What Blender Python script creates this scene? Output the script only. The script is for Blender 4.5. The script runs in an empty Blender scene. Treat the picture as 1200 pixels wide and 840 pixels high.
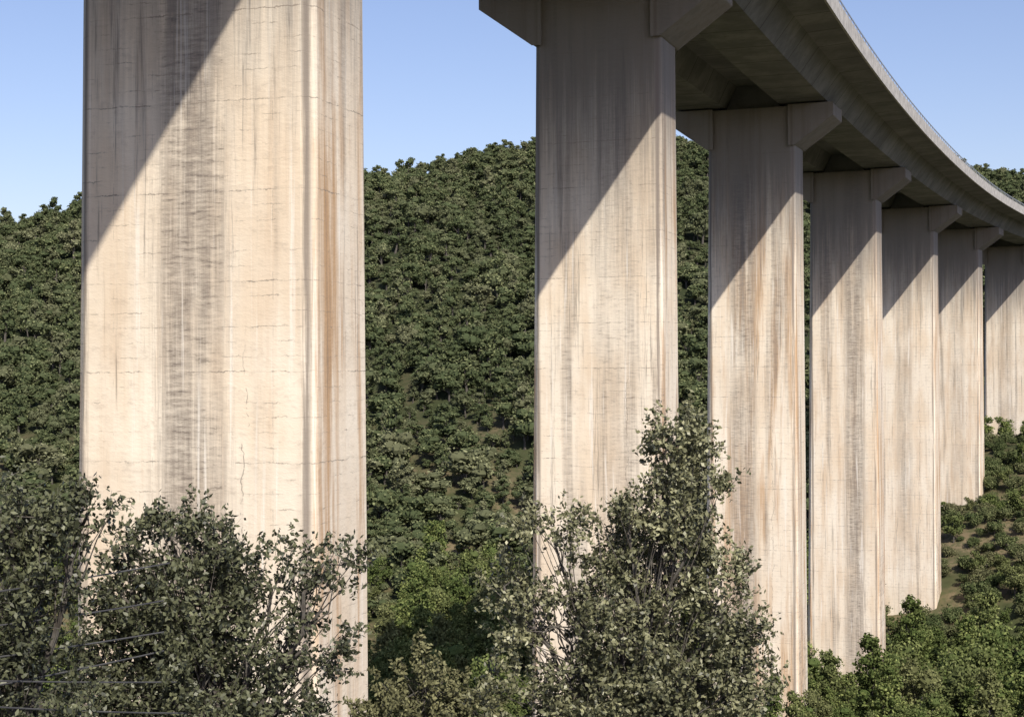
import bpy, math, random
import numpy as np
from mathutils import Vector, Matrix
rng=np.random.default_rng(7); random.seed(7)
scene=bpy.context.scene
scene.view_settings.view_transform='Standard'
try: scene.view_settings.look='None'
except: pass
scene.view_settings.exposure=0

# ---------------------------------------------------------------- helpers
class NT:
    def __init__(s,name):
        s.mat=bpy.data.materials.new(name); s.mat.use_nodes=True
        s.t=s.mat.node_tree; s.t.nodes.clear()
        s.out=s.n('ShaderNodeOutputMaterial')
    def n(s,typ,**kw):
        nd=s.t.nodes.new(typ)
        for k,v in kw.items(): setattr(nd,k,v)
        return nd
    def l(s,a,b): s.t.links.new(a,b)
    def setin(s,sock,v):
        if isinstance(v,bpy.types.NodeSocket): s.l(v,sock)
        else: sock.default_value=v
    def math(s,op,a,b=0.0,c=None,clamp=False):
        m=s.n('ShaderNodeMath',operation=op); m.use_clamp=clamp
        s.setin(m.inputs[0],a); s.setin(m.inputs[1],b)
        if c is not None: s.setin(m.inputs[2],c)
        return m.outputs[0]
    def mapping(s,vec,scale,loc=(0,0,0)):
        m=s.n('ShaderNodeMapping'); s.l(vec,m.inputs[0])
        m.inputs['Scale'].default_value=scale; m.inputs['Location'].default_value=loc
        return m.outputs[0]
    def noise(s,vec,scale=1,detail=3,rough=.55,mul=None,loc=(0,0,0)):
        if mul: vec=s.mapping(vec,mul,loc)
        m=s.n('ShaderNodeTexNoise'); s.l(vec,m.inputs['Vector'])
        m.inputs['Scale'].default_value=scale; m.inputs['Detail'].default_value=detail
        m.inputs['Roughness'].default_value=rough
        return m.outputs[0]
    def ramp(s,v,a,b,lo=0.0,hi=1.0):
        m=s.n('ShaderNodeMapRange'); m.interpolation_type='SMOOTHSTEP'
        s.l(v,m.inputs[0]); m.inputs[1].default_value=a; m.inputs[2].default_value=b
        m.inputs[3].default_value=lo; m.inputs[4].default_value=hi
        return m.outputs[0]
    def mix(s,f,a,b,typ='MIX'):
        m=s.n('ShaderNodeMix',data_type='RGBA',blend_type=typ)
        s.setin(m.inputs[0],f)
        for sock,v in ((m.inputs[6],a),(m.inputs[7],b)):
            if isinstance(v,bpy.types.NodeSocket): s.l(v,sock)
            else: sock.default_value=(v[0],v[1],v[2],1)
        return m.outputs[2]
    def principled(s,col,rough=.8,spec=.3,normal=None):
        p=s.n('ShaderNodeBsdfPrincipled')
        s.setin(p.inputs['Base Color'],col if isinstance(col,bpy.types.NodeSocket) else (*col,1))
        s.setin(p.inputs['Roughness'],rough); s.setin(p.inputs['Specular IOR Level'],spec)
        if normal is not None: s.l(normal,p.inputs['Normal'])
        return p
    def bump(s,h,strength,dist):
        b=s.n('ShaderNodeBump'); b.inputs['Strength'].default_value=strength
        b.inputs['Distance'].default_value=dist; s.l(h,b.inputs['Height']); return b.outputs[0]
    def done(s,sh): s.l(sh,s.out.inputs[0]); return s.mat

def mesh_obj(name,V,F,mats=(),mi=None,attrs=None,parent=None,link=True,smooth=False):
    me=bpy.data.meshes.new(name)
    if isinstance(F,np.ndarray):
        V=np.asarray(V,dtype=np.float32); n=len(F); k=F.shape[1]
        me.vertices.add(len(V)); me.vertices.foreach_set('co',V.ravel())
        me.loops.add(n*k); me.loops.foreach_set('vertex_index',F.astype(np.int32).ravel())
        me.polygons.add(n); me.polygons.foreach_set('loop_start',np.arange(0,n*k,k,dtype=np.int32))
        try: me.polygons.foreach_set('loop_total',np.full(n,k,dtype=np.int32))
        except Exception: pass
    else:
        me.from_pydata([tuple(map(float,v)) for v in V],[],F)
    for m in mats: me.materials.append(m)
    if mi is not None: me.polygons.foreach_set('material_index',np.asarray(mi,dtype=np.int32))
    me.polygons.foreach_set('use_smooth',np.full(len(me.polygons),smooth,dtype=bool))
    if attrs:
        for k,(a,dom) in attrs.items():
            at=me.attributes.new(k,'FLOAT',dom); at.data.foreach_set('value',np.asarray(a,dtype=np.float32))
    me.update(calc_edges=True); me.validate()
    ob=bpy.data.objects.new(name,me)
    if link: scene.collection.objects.link(ob)
    if parent: ob.parent=parent
    return ob
def empty(name):
    e=bpy.data.objects.new(name,None); scene.collection.objects.link(e); return e

# ---------------------------------------------------------------- sun direction
SUN=Vector((0.549,-1.545,1.42)).normalized()

# ---------------------------------------------------------------- materials
def concrete_pier():
    t=NT('weathered_pier_concrete')
    tc=t.n('ShaderNodeTexCoord'); oi=t.n('ShaderNodeObjectInfo'); rnd=oi.outputs['Random']
    # object colour carries weathering settings: band position, band strength, rust strength
    sc_=t.n('ShaderNodeSeparateColor'); t.l(oi.outputs['Color'],sc_.inputs[0]); BP,BS,RS=sc_.outputs[:3]
    off=t.n('ShaderNodeCombineXYZ')
    t.l(t.math('MULTIPLY',rnd,37.0),off.inputs[0])
    t.l(t.math('MULTIPLY',rnd,91.0),off.inputs[1])
    t.l(t.math('MULTIPLY',rnd,53.0),off.inputs[2])
    va=t.n('ShaderNodeVectorMath',operation='ADD'); t.l(tc.outputs['Object'],va.inputs[0]); t.l(off.outputs[0],va.inputs[1])
    P=va.outputs[0]
    sp=t.n('ShaderNodeSeparateXYZ'); t.l(tc.outputs['Object'],sp.inputs[0]); X,Y,Z=sp.outputs
    big=t.noise(P,1,3,.6,mul=(.4,.4,.16))
    col=t.mix(t.ramp(big,.35,.65),(.88,.79,.655),(.79,.66,.505))
    lift=t.math('FLOOR',t.math('DIVIDE',Z,2.4))
    wn=t.n('ShaderNodeTexWhiteNoise',noise_dimensions='1D'); t.l(t.math('ADD',lift,t.math('MULTIPLY',rnd,17.0)),wn.inputs['W'])
    col=t.mix(t.math('MULTIPLY',wn.outputs[0],.14),col,(.52,.45,.37))
    fine=t.noise(P,1,4,.75,mul=(2.2,2.2,4.5))
    col=t.mix(t.ramp(fine,.50,.75,0,.45),col,(.50,.42,.335))
    st=t.noise(P,1,6,.78,mul=(2.6,2.6,.07))
    rust=t.noise(P,1,4,.65,mul=(1.3,1.3,.08),loc=(5,2,8))
    side=t.math('MAXIMUM',t.ramp(t.math('ABSOLUTE',X),3.35,3.48,.0,.9),RS)
    rr=t.math('MULTIPLY',t.ramp(rust,.46,.62),t.ramp(st,.36,.56,.35,1))
    col=t.mix(t.math('MULTIPLY',rr,side),col,(.50,.31,.165))
    # rain bands
    st2=t.noise(P,1,2,.7,mul=(13,13,.30))
    band=t.noise(P,1,3,.55,mul=(.75,.75,.035),loc=(1,7,3))
    hb=t.noise(P,1,5,.78,mul=(1.5,1.5,9.0))
    cx_=t.math('ABSOLUTE',t.math('SUBTRACT',X,t.math('MULTIPLY',t.math('SUBTRACT',BP,.5),7.0)))
    cx_=t.math('ADD',cx_,t.math('MULTIPLY',t.math('SUBTRACT',st,.5),2.4))
    cx_=t.math('ADD',cx_,t.math('MULTIPLY',t.math('SUBTRACT',hb,.5),.8))
    amp=t.noise(P,1,3,.6,mul=(.2,.2,.12),loc=(6,6,6))
    cen=t.math('MULTIPLY',t.ramp(cx_,.7,1.35,1,0),t.ramp(amp,.34,.52,.45,1))
    cen=t.math('MULTIPLY',cen,BS)
    bandm=t.math('MAXIMUM',t.ramp(band,.55,.65,0,.7),cen)
    s1=t.math('MULTIPLY',bandm,t.ramp(st,.30,.56,.35,1))
    s1=t.math('MULTIPLY',s1,t.ramp(hb,.32,.6,.5,1))
    col=t.mix(t.math('MULTIPLY',s1,.88),col,(.25,.21,.175))
    hbl=t.math('MULTIPLY',t.ramp(hb,.57,.65),bandm)
    col=t.mix(t.math('MULTIPLY',hbl,.65),col,(.12,.10,.085))
    s2=t.math('MULTIPLY',t.ramp(st,.54,.66),t.ramp(st2,.40,.60))
    col=t.mix(t.math('MULTIPLY',s2,.72),col,(.20,.17,.145))
    lime=t.noise(P,1,3,.65,mul=(4.5,4.5,.10),loc=(9,3,1))
    col=t.mix(t.ramp(lime,.58,.7,0,.6),col,(.90,.85,.77))
    # soot and damp staining below the deck, plus its shade deepened in the colour
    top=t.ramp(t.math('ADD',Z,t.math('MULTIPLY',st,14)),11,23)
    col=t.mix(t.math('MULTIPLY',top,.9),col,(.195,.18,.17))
    wob=t.math('MULTIPLY',fine,.2)
    def lines(src,period,wd):
        f=t.math('FRACT',t.math('DIVIDE',src,period))
        return t.math('LESS_THAN',f,wd/period)
    Zw=t.math('ADD',Z,wob)
    brk=t.noise(P,1,4,.75,mul=(1.1,1.1,1.7),loc=(3,1,6))
    l1=t.math('MULTIPLY',lines(Zw,2.4,.03),t.ramp(brk,.45,.58,.05,.6))
    l2=t.math('MULTIPLY',lines(Zw,.4,.024),t.ramp(brk,.5,.62,.06,.6))
    l3=t.math('MULTIPLY',lines(t.math('ADD',X,t.math('MULTIPLY',fine,.05)),1.19,.02),t.ramp(brk,.47,.62,.0,.4))
    col=t.mix(l1,col,(.21,.18,.15)); col=t.mix(l2,col,(.26,.22,.18)); col=t.mix(l3,col,(.24,.21,.18))
    cw=t.noise(P,1,4,.7,mul=(.05,.05,.5),loc=(0,0,4))
    cr=t.math('ABSOLUTE',t.math('SUBTRACT',t.math('SUBTRACT',X,1.6),t.math('MULTIPLY',t.math('SUBTRACT',cw,.5),1.0)))
    crm=t.math('MULTIPLY',t.math('LESS_THAN',cr,.016),t.ramp(brk,.45,.55,0,.6))
    crm=t.math('MULTIPLY',crm,t.ramp(Z,-2,2,1,0))
    col=t.mix(crm,col,(.16,.13,.11))
    ed=t.math('ABSOLUTE',t.math('SUBTRACT',t.math('ABSOLUTE',X),3.28))
    em=t.math('MULTIPLY',t.ramp(ed,.02,.16,1,0),t.ramp(st,.34,.52,.1,.85))
    col=t.mix(em,col,(.2,.17,.145))
    p=t.principled(col,.88,.15,t.bump(fine,.5,.035))
    return t.done(p.outputs[0])
def concrete_deck():
    t=NT('deck_concrete')
    tc=t.n('ShaderNodeTexCoord'); P=tc.outputs['Object']
    at=t.n('ShaderNodeAttribute',attribute_name='station'); S=at.outputs['Fac']
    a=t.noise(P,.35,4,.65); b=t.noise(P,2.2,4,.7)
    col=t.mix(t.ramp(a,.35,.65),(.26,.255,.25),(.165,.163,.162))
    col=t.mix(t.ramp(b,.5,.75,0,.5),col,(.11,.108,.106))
    seg=t.math('FLOOR',t.math('DIVIDE',S,5.1))
    wn=t.n('ShaderNodeTexWhiteNoise',noise_dimensions='1D'); t.l(seg,wn.inputs['W'])
    col=t.mix(t.math('MULTIPLY',wn.outputs[0],.35),col,(.10,.098,.096))
    j=t.math('LESS_THAN',t.math('FRACT',t.math('DIVIDE',S,5.1)),.02)
    col=t.mix(t.math('MULTIPLY',j,.85),col,(.04,.037,.036))
    p=t.principled(col,.85,.2)
    return t.done(p.outputs[0])
def simple(name,c1,c2,scale=3,rough=.8,metal=0):
    t=NT(name); tc=t.n('ShaderNodeTexCoord')
    a=t.noise(tc.outputs['Object'],scale,3,.6)
    p=t.principled(t.mix(t.ramp(a,.35,.65),c1,c2),rough,.3); p.inputs['Metallic'].default_value=metal
    return t.done(p.outputs[0])
def leafmat(name,dark,light,alt,rough=.5,spec=.35,patch=.02,gloss=True):
    t=NT(name)
    at=t.n('ShaderNodeAttribute',attribute_name='tint'); oi=t.n('ShaderNodeObjectInfo')
    geo=t.n('ShaderNodeNewGeometry')
    tint=at.outputs['Fac']
    if not gloss:
        alt2=t.mix(tint,[c*.6 for c in alt],[min(1,c*1.5) for c in alt])
    else: alt2=alt
    col=t.mix(tint,dark,light)
    col=t.mix(t.ramp(oi.outputs['Random'],.5,1.0,0,.9 if not gloss else 0),col,alt2)
    if not gloss:
        col=t.mix(t.ramp(oi.outputs['Random'],.0,.22,.55,0),col,dark)
    pn=t.noise(geo.outputs['Position'],patch,2,.6)
    col=t.mix(t.ramp(pn,.42,.62,0,.4),col,dark)
    if gloss:
        return t.done(t.principled(col,rough,spec).outputs[0])
    d=t.n('ShaderNodeBsdfDiffuse'); t.l(col,d.inputs[0]); return t.done(d.outputs[0])
def groundmat():
    t=NT('dry_hillside_soil'); geo=t.n('ShaderNodeNewGeometry'); P=geo.outputs['Position']
    sp=t.n('ShaderNodeSeparateXYZ'); t.l(P,sp.inputs[0])
    a=t.noise(P,.06,4,.65); b=t.noise(P,.9,3,.7)
    col=t.mix(t.ramp(a,.40,.60),(.06,.07,.03),(.21,.165,.10))
    col=t.mix(t.ramp(b,.42,.62,0,.75),col,(.08,.09,.04))
    col=t.mix(t.ramp(sp.outputs[1],225,330,0,.9),col,(.035,.045,.022))
    p=t.principled(col,.95,.1); return t.done(p.outputs[0])
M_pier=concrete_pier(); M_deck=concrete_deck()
M_asph=simple('asphalt',(.05,.05,.052),(.07,.068,.066),2)
M_steel=simple('galvanised_steel',(.42,.43,.44),(.30,.31,.32),8,.45,.6)
M_rubber=simple('bearing_rubber',(.03,.03,.03),(.05,.05,.05))
M_cable=simple('cable_sheath',(.07,.07,.075),(.11,.11,.11))
M_bark=simple('bark',(.07,.06,.05),(.13,.12,.105),9,.9)
M_oak=leafmat('holm_oak_leaf',(.06,.066,.034),(.34,.335,.19),(.12,.12,.08),.45,.4,.9)
M_oakd=leafmat('dark_oak_leaf',(.026,.031,.017),(.18,.19,.105),(.07,.07,.05),.45,.4,.9)
M_for=leafmat('forest_leaf',(.058,.075,.036),(.22,.24,.115),(.18,.185,.105),patch=.012,gloss=False)
M_val=leafmat('valley_leaf',(.065,.092,.03),(.25,.285,.10),(.17,.175,.08),patch=.03,gloss=False)
M_shrub=leafmat('shrub_leaf',(.055,.075,.03),(.20,.22,.10),(.165,.16,.085),patch=.05,gloss=False)
M_ground=groundmat()

# ---------------------------------------------------------------- terrain
CP=np.array([
(-260,470,33),(-150,450,38),(-46,500,59),(0,520,68),(60,540,72),(120,560,72),(190,600,62),(320,600,55),
(-260,640,20),(-100,640,30),(50,720,50),(220,760,45),
(-120,330,0),(0,300,-5),(0,400,30),(90,400,28),(180,450,34),(-200,300,-5),(-220,200,-22),
(-120,240,-22),(-60,200,-31),(0,215,-32),(-40,160,-38),(-60,110,-34),(35,240,-26),(-100,60,-24),(-120,0,-16),
(0,0,-2.4),(0,-40,2),(60,-40,4),(-50,-40,-4),(0,9,-5.5),(0,17,-8.6),(-10,43,-13.5),(12,40,-15),(4,80,-23),(20,120,-29),
(-20,4,-7),(30,80,-27),(60,60,-20),(100,100,-22),(130,200,-12),(160,300,2),(112,302,-3),(89,264,-12),(70,230,-20),
(54,200,-31.5),(37,160,-36),(60,150,-35),(80,185,-27),(30,20,-6)],float)
def U(r2): return 0.5*r2*np.log(r2+1e-9)
sc=100.0
cx=CP[:,:2]/sc; n=len(CP)
K=U(((cx[:,None]-cx[None])**2).sum(-1))+np.eye(n)*1e-3
Pm=np.c_[np.ones(n),cx]
A=np.block([[K,Pm],[Pm.T,np.zeros((3,3))]])
W=np.linalg.solve(A,np.r_[CP[:,2],0,0,0])
def terrain(x,y):
    x=np.asarray(x,float); y=np.asarray(y,float); sh=x.shape
    q=np.c_[x.ravel(),y.ravel()]/sc
    h=U(((q[:,None]-cx[None])**2).sum(-1))@W[:n]+W[n]+q@W[n+1:]
    q=q*sc
    bump=1.1*np.sin(q[:,0]*.11+1.3)*np.cos(q[:,1]*.09)+.6*np.sin(q[:,0]*.31+q[:,1]*.23)
    near=np.clip((np.hypot(q[:,0],q[:,1])-25)/60,0,1)
    h=h+bump*near
    far=np.clip((q[:,1]-300)/150,0,1)
    h=h+far*(1.2*np.sin(q[:,0]*.045)+1.2*np.sin(q[:,0]*.09+q[:,1]*.05+2))
    d=np.hypot(q[:,0]-20,q[:,1]-280)
    k=np.clip((d-420)/500,0,1); k=k*k*(3-2*k)
    h=np.clip(h,-60,95)*(1-k)+25*k
    return h.reshape(sh)
def axis(lo,hi,step,ext):
    a=list(np.arange(lo,hi+.1,step)); s=step
    while a[-1]<ext: s*=1.35; a.append(a[-1]+s)
    s=step
    while a[0]>-ext: s*=1.35; a.insert(0,a[0]-s)
    return np.array(a)
ax=axis(-260,300,4,5000); ay=axis(-60,700,4,5000)
GX,GY=np.meshgrid(ax,ay); 
GZ=np.concatenate([terrain(GX[i:i+20],GY[i:i+20]) for i in range(0,len(ay),20)])
V=np.c_[GX.ravel(),GY.ravel(),GZ.ravel()]
nx,ny=len(ax),len(ay)
i=np.arange((ny-1)*nx).reshape(ny-1,nx)[:,:-1].ravel()
F=np.c_[i,i+1,i+nx+1,i+nx]
mesh_obj('hillside_ground',V,F,[M_ground],smooth=True)

# ---------------------------------------------------------------- viaduct
W2=3.47; T2=1.95
NR=[(-5.22,40,17),(7.78,80,19.5),(22.15,120,21.5),(38.0,160,23),(54.4,198,25),(69.9,230,27),(88.4,264,29),(111,302,31)]
piers=[]
for x,y,b in NR:
    b=math.radians(b); r=np.array([math.cos(b),-math.sin(b)]); a=np.array([math.sin(b),math.cos(b)])
    piers.append((np.array([x,y])-r*W2+a*T2,b))
c1=piers[0][0]; b0=math.radians(14); P0=c1-41*np.array([math.sin(math.radians(15.5)),math.cos(math.radians(15.5))])
Pm1=P0-41*np.array([math.sin(math.radians(12)),math.cos(math.radians(12))])
Pm2=Pm1-41*np.array([math.sin(math.radians(9)),math.cos(math.radians(9))])
piers=[(P0,b0)]+piers
last=piers[-1][0]; e=[]
for k,b in enumerate((33,36,39)):
    last=last+42*np.array([math.sin(math.radians(b)),math.cos(math.radians(b))]); e.append(last)
ctrl=[Pm2,Pm1]+[p for p,_ in piers]+e
piers.append((e[0],math.radians(34)))
viaduct=empty('viaduct')
def cr(p0,p1,p2,p3,t): return .5*((2*p1)+(-p0+p2)*t+(2*p0-5*p1+4*p2-p3)*t*t+(-p0+3*p1-3*p2+p3)*t**3)
path=[]
for k in range(1,len(ctrl)-2):
    for j in range(28): path.append(cr(ctrl[k-1],ctrl[k],ctrl[k+1],ctrl[k+2],j/28))
path.append(ctrl[-2]); path=np.array(path)
for _ in range(60): path[1:-1]=.25*path[:-2]+.5*path[1:-1]+.25*path[2:]
tan=np.gradient(path,axis=0); tan/=np.linalg.norm(tan,axis=1)[:,None]
rt=np.c_[tan[:,1],-tan[:,0]]
stn=np.r_[0,np.cumsum(np.linalg.norm(np.diff(path,axis=0),axis=1))]
def sweep(name,prof,mat):
    prof=np.array(prof,float); m=len(prof); N=len(path)
    V=np.zeros((N,m,3)); V[:,:,:2]=path[:,None]+rt[:,None]*prof[None,:,0,None]; V[:,:,2]=prof[None,:,1]
    idx=np.arange(N*m).reshape(N,m); F=[]
    for k in range(m):
        a=idx[:-1,k];b=idx[:-1,(k+1)%m];c=idx[1:,(k+1)%m];d=idx[1:,k]
        F.append(np.c_[a,b,c,d])
    F=np.concatenate(F)
    return mesh_obj(name,V.reshape(-1,3),F,[mat],attrs={'station':(np.repeat(stn,m),'POINT')},parent=viaduct)
EDGE=9.7
sweep('deck_slab',[(-EDGE,22.75),(-EDGE,22.45),(-7.4,22.3),(7.4,22.3),(EDGE,22.45),(EDGE,22.75)],M_deck)
sweep('road_surface',[(-EDGE+.5,22.754),(-EDGE+.5,22.80),(EDGE-.5,22.80),(EDGE-.5,22.754)],M_asph)
for s,nm in ((1,'girder_right'),(-1,'girder_left')):
    pr=[(s*2.2,20.55),(s*5.95,20.55),(s*7.25,22.297),(s*1.35,22.297)]
    sweep(nm,pr,M_deck)
M_par=simple('parapet_concrete',(.50,.48,.45),(.36,.345,.325),1.5,.85)
for s,nm in ((1,'parapet_right'),(-1,'parapet_left')):
    e0=s*EDGE
    sweep(nm,[(e0+s*.003,22.2),(e0+s*.16,22.2),(e0+s*.16,23.35),(e0-s*.12,23.35),(e0-s*.22,22.81),(e0+s*.003,22.81)],M_par)
    sweep('safety_rail_'+nm[8:],[(e0,23.75),(e0+.05,23.75),(e0+.05,23.85),(e0,23.85)],M_steel)
V=[];F=[]
def addbox(V,F,c,u,v,w):
    c=np.array(c,float);b=len(V)
    for dz in(-1,1):
        for dx,dy in((-1,-1),(1,-1),(1,1),(-1,1)): V.append(c+dx*np.array(u)+dy*np.array(v)+dz*np.array(w))
    F+= [(b,b+3,b+2,b+1),(b+4,b+5,b+6,b+7)]+[(b+k,b+(k+1)%4,b+4+(k+1)%4,b+4+k) for k in range(4)]
for k in range(0,len(path),1):
    for s in(1,-1):
        p=path[k]+rt[k]*s*(EDGE+.02*s)
        addbox(V,F,(p[0],p[1],23.55),(*(rt[k]*.03),0),(*(tan[k]*.04),0),(0,0,.2))
mesh_obj('rail_posts',V,F,[M_steel],parent=viaduct)
WEATHER=[(.5,.5,.3),(.50,1.0,.22),(.62,.45,.15),(.40,.9,.75),(.66,.95,.3),(.45,.5,.2),(.55,.4,.35),(.5,.5,.2),(.4,.7,.3),(.5,.5,.3)]
for k,(c,b) in enumerate(piers):
    zb=float(terrain(np.array([c[0]]),np.array([c[1]]))[0])-4
    V=[];F=[];ch=.30
    for z in (zb,17.0,20.35):
        l=W2+max(0,(17-z))*.006+(-z if z<0 else 0)*.006; r_=W2+(17-z)*.002
        nr=T2+(0-z)*.010; fr=T2+(0-z)*.002
        ring=[(-l+ch,-nr),(r_-ch,-nr),(r_,-nr+ch),(r_,fr-ch),(r_-ch,fr),(-l+ch,fr),(-l,fr-ch),(-l,-nr+ch)]
        V+=[(x,y,z) for x,y in ring]
    for q in range(2):
        for m in range(8): F.append((q*8+m,q*8+(m+1)%8,q*8+8+(m+1)%8,q*8+8+m))
    F.append(tuple(range(16,24)))
    for s in(1,-1):
        pr=[(3.05,20.354),(3.05,17.25),(3.5,17.25),(6.5,19.4),(6.5,20.354)]
        yb=T2+.10; b0_=len(V)
        for yy in(-yb,yb): V+=[(s*x,yy,z) for x,z in pr]
        F.append(tuple(b0_+m for m in range(5))); F.append(tuple(b0_+9-m for m in range(5)))
        for m in range(5): F.append((b0_+m,b0_+(m+1)%5,b0_+5+(m+1)%5,b0_+5+m))
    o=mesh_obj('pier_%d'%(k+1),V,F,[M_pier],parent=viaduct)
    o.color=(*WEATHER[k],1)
    o.location=(c[0],c[1],0); o.rotation_euler=(0,0,-b)
    bv=o.modifiers.new('bevel','BEVEL'); bv.width=.04; bv.segments=1; bv.limit_method='ANGLE'; bv.angle_limit=math.radians(25)
    V=[];F=[]
    pr=[(-2.15,20.42),(2.15,20.42),(1.3,22.29),(-1.3,22.29)]
    for yy in(-.9,.9): V+=[(x,yy,z) for x,z in pr]
    F+=[(0,1,2,3),(7,6,5,4)]+[(m,(m+1)%4,4+(m+1)%4,4+m) for m in range(4)]
    d=mesh_obj('diaphragm_%d'%(k+1),V,F,[M_deck],attrs={'station':([2.5]*len(V),'POINT')},parent=viaduct); d.location=o.location; d.rotation_euler=o.rotation_euler
    V=[];F=[]
    for sx in(-5.4,-3.0,3.0,5.4): 
        for sy in (-1.1,1.1): addbox(V,F,(sx,sy,20.45),(.35,0,0),(0,.3,0),(0,0,.095))
    d=mesh_obj('bearings_%d'%(k+1),V,F,[M_rubber],parent=viaduct); d.location=o.location; d.rotation_euler=o.rotation_euler

# ---------------------------------------------------------------- foliage tools
def leaves(C,L,Wd,outward=None,bias=.0):
    N=len(C)
    a=rng.normal(size=(N,3)); a/=np.linalg.norm(a,axis=1)[:,None]
    nrm=rng.normal(size=(N,3))
    if outward is not None: nrm=nrm*(1-bias)+outward*bias*1.8
    b=np.cross(nrm,a); b/=np.linalg.norm(b,axis=1)[:,None]+1e-9
    L=(L*rng.uniform(.65,1.3,N))[:,None]*.5; Wd=(Wd*rng.uniform(.7,1.2,N))[:,None]*.5
    V=np.stack([C-a*L,C+b*Wd-a*L*.1,C+a*L,C-b*Wd-a*L*.1],1).reshape(-1,3)
    return V,np.arange(N*4).reshape(N,4)
def tube(pts,r0,r1,sides=6):
    pts=np.array(pts,float); n=len(pts); V=[]
    for i,p in enumerate(pts):
        d=pts[min(i+1,n-1)]-pts[max(i-1,0)]; d/=np.linalg.norm(d)+1e-9
        u=np.cross(d,(0.31,.9,.2)); u/=np.linalg.norm(u)+1e-9; w=np.cross(d,u)
        r=r0+(r1-r0)*i/(n-1)
        for k in range(sides):
            t=2*math.pi*k/sides; V.append(p+r*(math.cos(t)*u+math.sin(t)*w))
    F=[(i*sides+k,i*sides+(k+1)%sides,(i+1)*sides+(k+1)%sides,(i+1)*sides+k) for i in range(n-1) for k in range(sides)]
    return np.array(V),np.array(F)
def limb(p,q,r0,r1,wob,n=6,sides=6):
    p=np.array(p,float);q=np.array(q,float); t=np.linspace(0,1,n)[:,None]
    pts=p+(q-p)*t; pts[1:-1]+=rng.normal(size=(n-2,3))*wob
    return tube(pts,r0,r1,sides),pts
class Acc:
    def __init__(s): s.V=[];s.F=[];s.m=[];s.t=[];s.n=0
    def add(s,V,F,m,t):
        s.V.append(V);s.F.append(F+s.n);s.n+=len(V);s.m.append(np.full(len(F),m));s.t.append(np.broadcast_to(t,(len(F),)))
    def obj(s,name,mats,**kw):
        return mesh_obj(name,np.concatenate(s.V),np.concatenate(s.F),mats,np.concatenate(s.m),{'tint':(np.concatenate(s.t),'FACE')},**kw)
def ball(N,shell=.0):
    d=rng.normal(size=(N,3)); d/=np.linalg.norm(d,axis=1)[:,None]
    r=rng.uniform(shell**3,1,N)**(1/3); return d*r[:,None]
def lump(c,r,nu=7,nv=5):
    V=[];F=[]
    for i in range(nv):
        ph=math.pi*(i+.5)/nv
        for j in range(nu):
            th=2*math.pi*j/nu; k=rng.uniform(.75,1.1)
            V.append(c+r*k*np.array([math.sin(ph)*math.cos(th),math.sin(ph)*math.sin(th),.8*math.cos(ph)]))
    for i in range(nv-1):
        for j in range(nu): F.append((i*nu+j,i*nu+(j+1)%nu,(i+1)*nu+(j+1)%nu,(i+1)*nu+j))
    return np.array(V),np.array(F)

def proto(name,H,R,nleaf,ls,mat,lobes=9,shape='round',trunk=True,core=0.0):
    A=Acc(); C=[];O=[];T=[]
    for k in range(lobes):
        if shape=='round':
            d=ball(1)[0]; c=np.array([d[0]*R*.62,d[1]*R*.62,H*.58+d[2]*H*.3]); r=R*rng.uniform(.26,.52)
        elif shape=='tall':
            f=(k+.5)/lobes; ang=k*2.4; rr=R*(1-f*.75)*.5
            c=np.array([math.cos(ang)*rr,math.sin(ang)*rr,H*(.22+.7*f)]); r=R*(.62-.36*f)
        else:
            d=ball(1)[0]; c=np.array([d[0]*R*.6,d[1]*R*.6,H*.45+d[2]*H*.2]); r=R*rng.uniform(.3,.5)
        m=int(nleaf/lobes); b=ball(m,.6)
        g=ball(22,.8); pick=rng.integers(0,22,m)
        b=np.where(rng.random((m,1))<.7,g[pick]+rng.normal(size=(m,3))*.16,b)
        C.append(c+b*r*np.array([1,1,.8])); O.append(b); T.append(np.full(m,rng.uniform(-.22,.22)))
        if core: v,f_=lump(c,r*core); A.add(v,f_,0,.08)
        if trunk:
            (tv,tf),_=limb((0,0,H*.25),c,.028*H*.5,.01,.05*R,3,4); A.add(tv,tf,1,.5)
    C=np.concatenate(C);O=np.concatenate(O); C[:,2]=np.maximum(C[:,2],.15)
    V,F=leaves(C,ls,ls*.7,O,.35); A.add(V,F,0,np.clip(rng.random(len(F))**1.3+np.concatenate(T),0,1))
    if trunk:
        (tv,tf),_=limb((0,0,-.8),(0,0,H*.6),.03*H,.012*H,.04*R,4,5); A.add(tv,tf,1,.5)
    return A.obj(name,[mat,M_bark],link=False)

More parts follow.
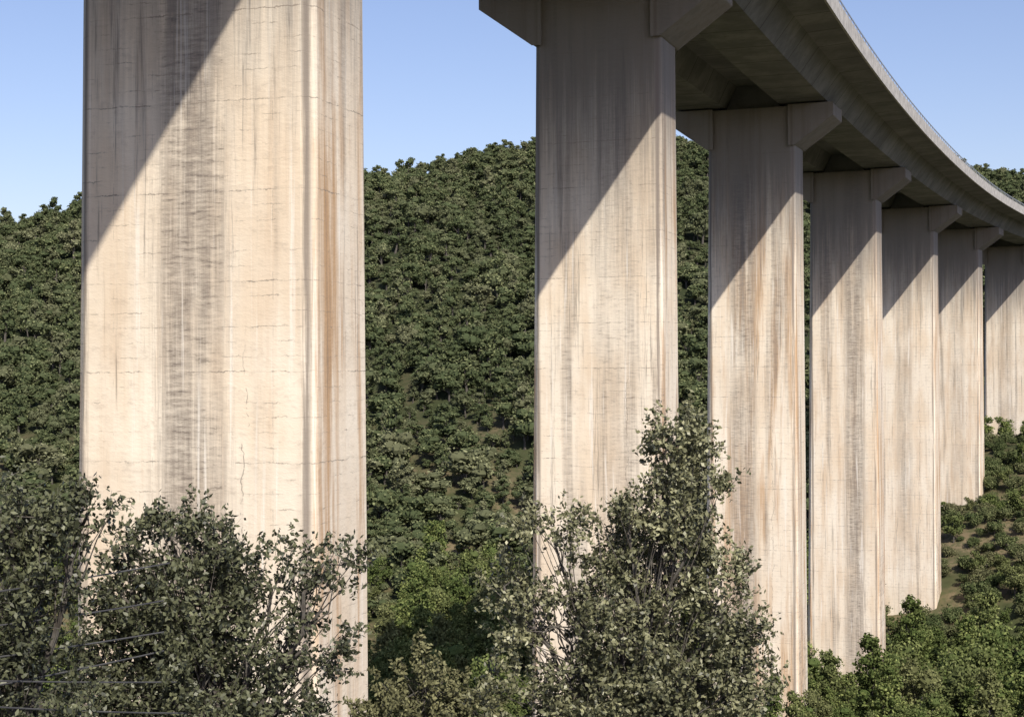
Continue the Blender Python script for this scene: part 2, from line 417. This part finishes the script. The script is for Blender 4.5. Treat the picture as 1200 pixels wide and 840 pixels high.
def scatter(name,protos,P,S,idx=None):
    coll=bpy.data.collections.new(name+'_kinds')
    for p in protos: coll.objects.link(p)
    n=len(P)
    me=bpy.data.meshes.new(name); me.vertices.add(n); me.vertices.foreach_set('co',P.astype(np.float32).ravel())
    a=me.attributes.new('iscale','FLOAT_VECTOR','POINT'); a.data.foreach_set('vector',S.astype(np.float32).ravel())
    r=np.zeros((n,3),np.float32); r[:,2]=rng.uniform(0,6.28,n); r[:,0]=rng.normal(0,.08,n); r[:,1]=rng.normal(0,.08,n)
    a=me.attributes.new('irot','FLOAT_VECTOR','POINT'); a.data.foreach_set('vector',r.ravel())
    a=me.attributes.new('iidx','INT','POINT'); a.data.foreach_set('value',(rng.integers(0,len(protos),n) if idx is None else idx).astype(np.int32))
    ob=bpy.data.objects.new(name,me); scene.collection.objects.link(ob)
    g=bpy.data.node_groups.new(name+'_scatter','GeometryNodeTree')
    g.interface.new_socket('Geometry',in_out='INPUT',socket_type='NodeSocketGeometry')
    g.interface.new_socket('Geometry',in_out='OUTPUT',socket_type='NodeSocketGeometry')
    N=g.nodes; gi=N.new('NodeGroupInput'); go=N.new('NodeGroupOutput')
    iop=N.new('GeometryNodeInstanceOnPoints'); ci=N.new('GeometryNodeCollectionInfo')
    ci.inputs['Collection'].default_value=coll; ci.inputs['Separate Children'].default_value=True; ci.inputs['Reset Children'].default_value=True
    def na(nm,ty):
        x=N.new('GeometryNodeInputNamedAttribute'); x.data_type=ty; x.inputs['Name'].default_value=nm
        return [o for o in x.outputs if o.enabled and o.name=='Attribute'][0]
    L=g.links; L.new(gi.outputs[0],iop.inputs['Points']); L.new(ci.outputs[0],iop.inputs['Instance'])
    iop.inputs['Pick Instance'].default_value=True
    L.new(na('iidx','INT'),iop.inputs['Instance Index']); L.new(na('iscale','FLOAT_VECTOR'),iop.inputs['Scale'])
    L.new(na('irot','FLOAT_VECTOR'),iop.inputs['Rotation']); L.new(iop.outputs[0],go.inputs[0])
    md=ob.modifiers.new('scatter','NODES'); md.node_group=g
    return ob
pc=np.array([p for p,_ in piers])
def pts(x0,x1,y0,y1,step,keep,clear=6.2):
    X,Y=np.meshgrid(np.arange(x0,x1,step),np.arange(y0,y1,step))
    X=X.ravel()+rng.uniform(-.5,.5,X.size)*step; Y=Y.ravel()+rng.uniform(-.5,.5,Y.size)*step
    k=keep(X,Y); X,Y=X[k],Y[k]
    dp=np.sqrt(((np.c_[X,Y][:,None]-pc[None])**2).sum(-1)).min(1)
    k=dp>clear; X,Y=X[k],Y[k]
    Z=np.concatenate([terrain(X[i:i+4000],Y[i:i+4000]) for i in range(0,len(X),4000)])
    return np.c_[X,Y,Z-.1]
def spur(X,Y): return (X>.22*Y+2)&(Y<310)&(Y>175)
hp=pts(-330,330,205,600,3.5,lambda X,Y:(np.abs(X)<.42*Y+20)&~spur(X,Y))
fp=[proto('forest_tree_kind_%d'%k,6.0,2.6,620,.44,M_for,lobes=6+k,core=.8) for k in range(6)]+[proto('forest_pointed_kind_%d'%k,8.0,2.1,560,.42,M_for,lobes=8,shape='tall',core=.78) for k in range(2)]
s=.42+rng.random(len(hp))**1.7*1.0; scatter('hill_forest',fp,hp,np.c_[s*rng.uniform(1.0,1.35,len(s)),s*1.15,s*rng.uniform(.7,1.15,len(s))])
vp=pts(-120,110,78,215,4.8,lambda X,Y:(np.abs(X)<.5*Y+20)&~spur(X,Y))
vk=[proto('valley_tree_kind_%d'%k,7,2.7,2600,.28,M_val,lobes=12,core=.6) for k in range(3)]+[proto('valley_tall_kind_%d'%k,8.5,2.1,2600,.27,M_val,lobes=12,shape='tall',core=.55) for k in range(2)]
f=np.clip((vp[:,1]-70)/55,.45,1.1); s=rng.uniform(.5,1.25,len(vp))*f
scatter('valley_trees',vk,vp,np.c_[s,s,s])
clump=lambda X,Y: .5+.5*np.sin(X*.21+1.0)*np.sin(Y*.17+.5)
spp=pts(30,200,176,330,2.2,lambda X,Y:(X>.22*Y+2)&(rng.random(X.shape)<.5+.45*clump(X,Y))&(Y<312),clear=4.6)
sk=[proto('shrub_kind_%d'%k,2.8,1.8,1500,.24,M_shrub,lobes=9,shape='low',core=.55) for k in range(4)]+[proto('shrub_tree_kind_%d'%k,5.2,1.9,2000,.26,M_val,lobes=10,core=.55) for k in range(2)]
ii=rng.choice(6,len(spp),p=[.22,.22,.22,.16,.09,.09])
s=rng.uniform(.3,1.2,len(spp)); scatter('slope_shrubs',sk,spp,np.c_[s,s,s],ii)

# ---------------------------------------------------------------- foreground oaks
def oak(name,base,lobes,mat,leaf=.052,dens=1.0):
    """lobes: (x,y,z,rx,rz,density) in world metres"""
    A=Acc(); bx,by,bz=base
    ctr=np.array([np.mean([l[0] for l in lobes]),by,min(l[2] for l in lobes)-.6])
    (tv,tf),tp=limb((bx,by,bz),ctr,.17,.10,.08,8,9); A.add(tv,tf,1,.5)
    for lx,ly,lz,rx,rz,dn in lobes:
        c=np.array([lx,ly,lz]); R=np.array([rx,rx*.85,rz])
        start=ctr+(c-ctr)*.05
        (tv,tf),bp=limb(start,c,.04,.012,.06,7,6); A.add(tv,tf,1,.5)
        nb=int(30*max(.6,rx*rz*4)*dn+8)
        cl=ball(nb,.35)*R*rng.uniform(.75,1.3,(nb,1))+c
        for q in cl:
            s0=bp[rng.integers(2,len(bp))]
            (tv,tf),sp=limb(s0,q,.008,.003,.03,4,4); A.add(tv,tf,1,.5)
        nt=int(max(60,1750*rx*rz*(dn**1.1)*dens))
        pk=rng.integers(0,nb,nt)
        st=cl[pk]+rng.normal(size=(nt,3))*np.minimum(R*.17,.09)
        dr=(st-c)/R; dr/=np.linalg.norm(dr,axis=1)[:,None]+1e-6
        dr=dr*.8+rng.normal(size=(nt,3))*.5+np.array([0,0,.45]); dr/=np.linalg.norm(dr,axis=1)[:,None]
        ln=rng.uniform(.07,.22,nt)
        nl=12
        u=rng.uniform(0,1,(nt,nl,1)); C=st[:,None]+dr[:,None]*ln[:,None,None]*u+rng.normal(size=(nt,nl,3))*.022
        C=C.reshape(-1,3)
        tone=np.repeat(rng.uniform(-.3,.3,nt),nl)
        V,F=leaves(C,leaf,leaf*.58,np.repeat(dr,nl,0),.25); A.add(V,F,0,np.clip(rng.random(len(F))*.8+.1+tone,0,1))
        a=st; b=st+dr*ln[:,None]; w=np.cross(dr,rng.normal(size=(nt,3))); w/=np.linalg.norm(w,axis=1)[:,None]; w*=.002
        V=np.stack([a-w,a+w,b+w*.5,b-w*.5],1).reshape(-1,3); A.add(V,np.arange(nt*4).reshape(nt,4),1,.5)
    return A.obj(name,[mat,M_bark])
Y=16.0
oak('holm_oak_tree',(1.3,Y,-8.8),[
 (1.69,Y,-.80,.32,.36,1),(1.78,Y,-1.4,.44,.45,1.0),(1.5,Y+.2,-2.1,.6,.55,1.1),(2.2,Y,-2.6,.38,.6,.9),(1.85,Y+.2,-3.3,.72,.75,1.1),
 (1.1,Y-.1,-2.9,.6,.7,.9),(1.2,Y-.2,-1.75,.34,.32,.7),(.4,Y,-1.72,.5,.3,.42),(-.1,Y+.1,-2.3,.40,.38,.36),(.45,Y,-2.7,.65,.5,.42),(.15,Y,-3.5,.6,.5,.5),(.9,Y,-3.6,.6,.5,.8),(2.4,Y,-3.4,.3,.4,.6)],M_oak,leaf=.06)
Y=13.0
oak('holm_oak_tree',(-2.6,Y,-7.6),[
 (-2.9,Y,-1.42,.36,.3,.9),(-3.25,Y,-1.8,.30,.42,1.0),(-2.7,Y,-2.0,.55,.5,1.5),(-2.05,Y,-1.85,.45,.30,.5),(-1.6,Y,-1.65,.34,.22,.5),
 (-2.7,Y,-2.8,.75,.6,1.5),(-1.75,Y,-2.35,.40,.34,.45),(-3.35,Y,-2.65,.36,.5,1.0),(-2.0,Y,-2.9,.4,.4,.7)],M_oakd,leaf=.054)
Y=11.0
oak('holm_oak_tree',(-3.9,Y,-6.6),[
 (-3.6,Y,-1.05,.40,.26,1.0),(-3.05,Y,-1.05,.2,.2,.6),(-3.55,Y,-1.6,.4,.5,1.3),(-3.45,Y,-2.4,.45,.5,1.3),(-4.3,Y,-1.4,.6,.6,1)],M_oakd,leaf=.05)
Y=22.0
oak('shrub_oak',(-1.2,Y,-10),[(-1.25,Y,-4.6,.65,.45,.8),(-1.9,Y,-5.0,.5,.4,.8),(-.6,Y,-4.9,.5,.4,.8)],M_shrub,leaf=.07,dens=.7)

# service cables strung between a post left of the view and the oak trunks
post=empty('cable_post')
(tv,tf),_=limb((-5.6,6.0,-7),(-5.5,6.0,-.7),.09,.07,.0,4,10); mesh_obj('pole',tv,tf,[M_bark],parent=post)
for k,(z0,x1,z1,sag) in enumerate([(-1.25,-2.75,-1.55,.06),(-1.15,-2.8,-1.85,.12),(-1.45,-2.8,-2.1,.06),(-1.0,-2.7,-2.5,.06),(-.9,-2.6,-2.75,.10),(-1.7,-2.8,-2.25,.08)]):
    p=np.array([(-5.5+(x1+5.5)*t, 6.0+(12.3-6.0)*t, z0+(z1-z0)*t-sag*4*t*(1-t)) for t in np.linspace(0,1,24)])
    tv,tf=tube(p,.006,.006,5); mesh_obj('cable_%d'%(k+1),tv,tf,[M_cable],parent=post)

# ---------------------------------------------------------------- light, sky, camera
w=bpy.data.worlds.new('World'); scene.world=w; w.use_nodes=True
nt=w.node_tree; nt.nodes.clear(); sk_=nt.nodes.new('ShaderNodeTexSky'); sk_.sky_type='NISHITA'; sk_.sun_disc=False
sk_.sun_elevation=math.asin(SUN.z); sk_.sun_rotation=math.atan2(SUN.x,SUN.y)
sk_.air_density=1.0; sk_.dust_density=1.0; sk_.ozone_density=2.5
mx=nt.nodes.new('ShaderNodeMix'); mx.data_type='RGBA'; mx.blend_type='MULTIPLY'; mx.inputs[0].default_value=1
mx.inputs[7].default_value=(1.13,1.0,1.08,1); nt.links.new(sk_.outputs[0],mx.inputs[6])
bg=nt.nodes.new('ShaderNodeBackground'); bg.inputs[1].default_value=.135; wo=nt.nodes.new('ShaderNodeOutputWorld')
nt.links.new(mx.outputs[2],bg.inputs[0]); nt.links.new(bg.outputs[0],wo.inputs[0])
sl=bpy.data.lights.new('sun','SUN'); sl.energy=5.0; sl.angle=math.radians(.5); sl.color=(1,.93,.82)
so=bpy.data.objects.new('sun',sl); scene.collection.objects.link(so); so.rotation_euler=SUN.to_track_quat('Z','Y').to_euler()
cam=bpy.data.cameras.new('camera'); co=bpy.data.objects.new('camera',cam); scene.collection.objects.link(co)
cam.sensor_width=36; cam.lens=54; cam.clip_start=.1; cam.clip_end=12000
co.matrix_world=Matrix.Rotation(math.radians(90.32),4,'X')@Matrix.Rotation(math.radians(-.35),4,'Z')
scene.camera=co
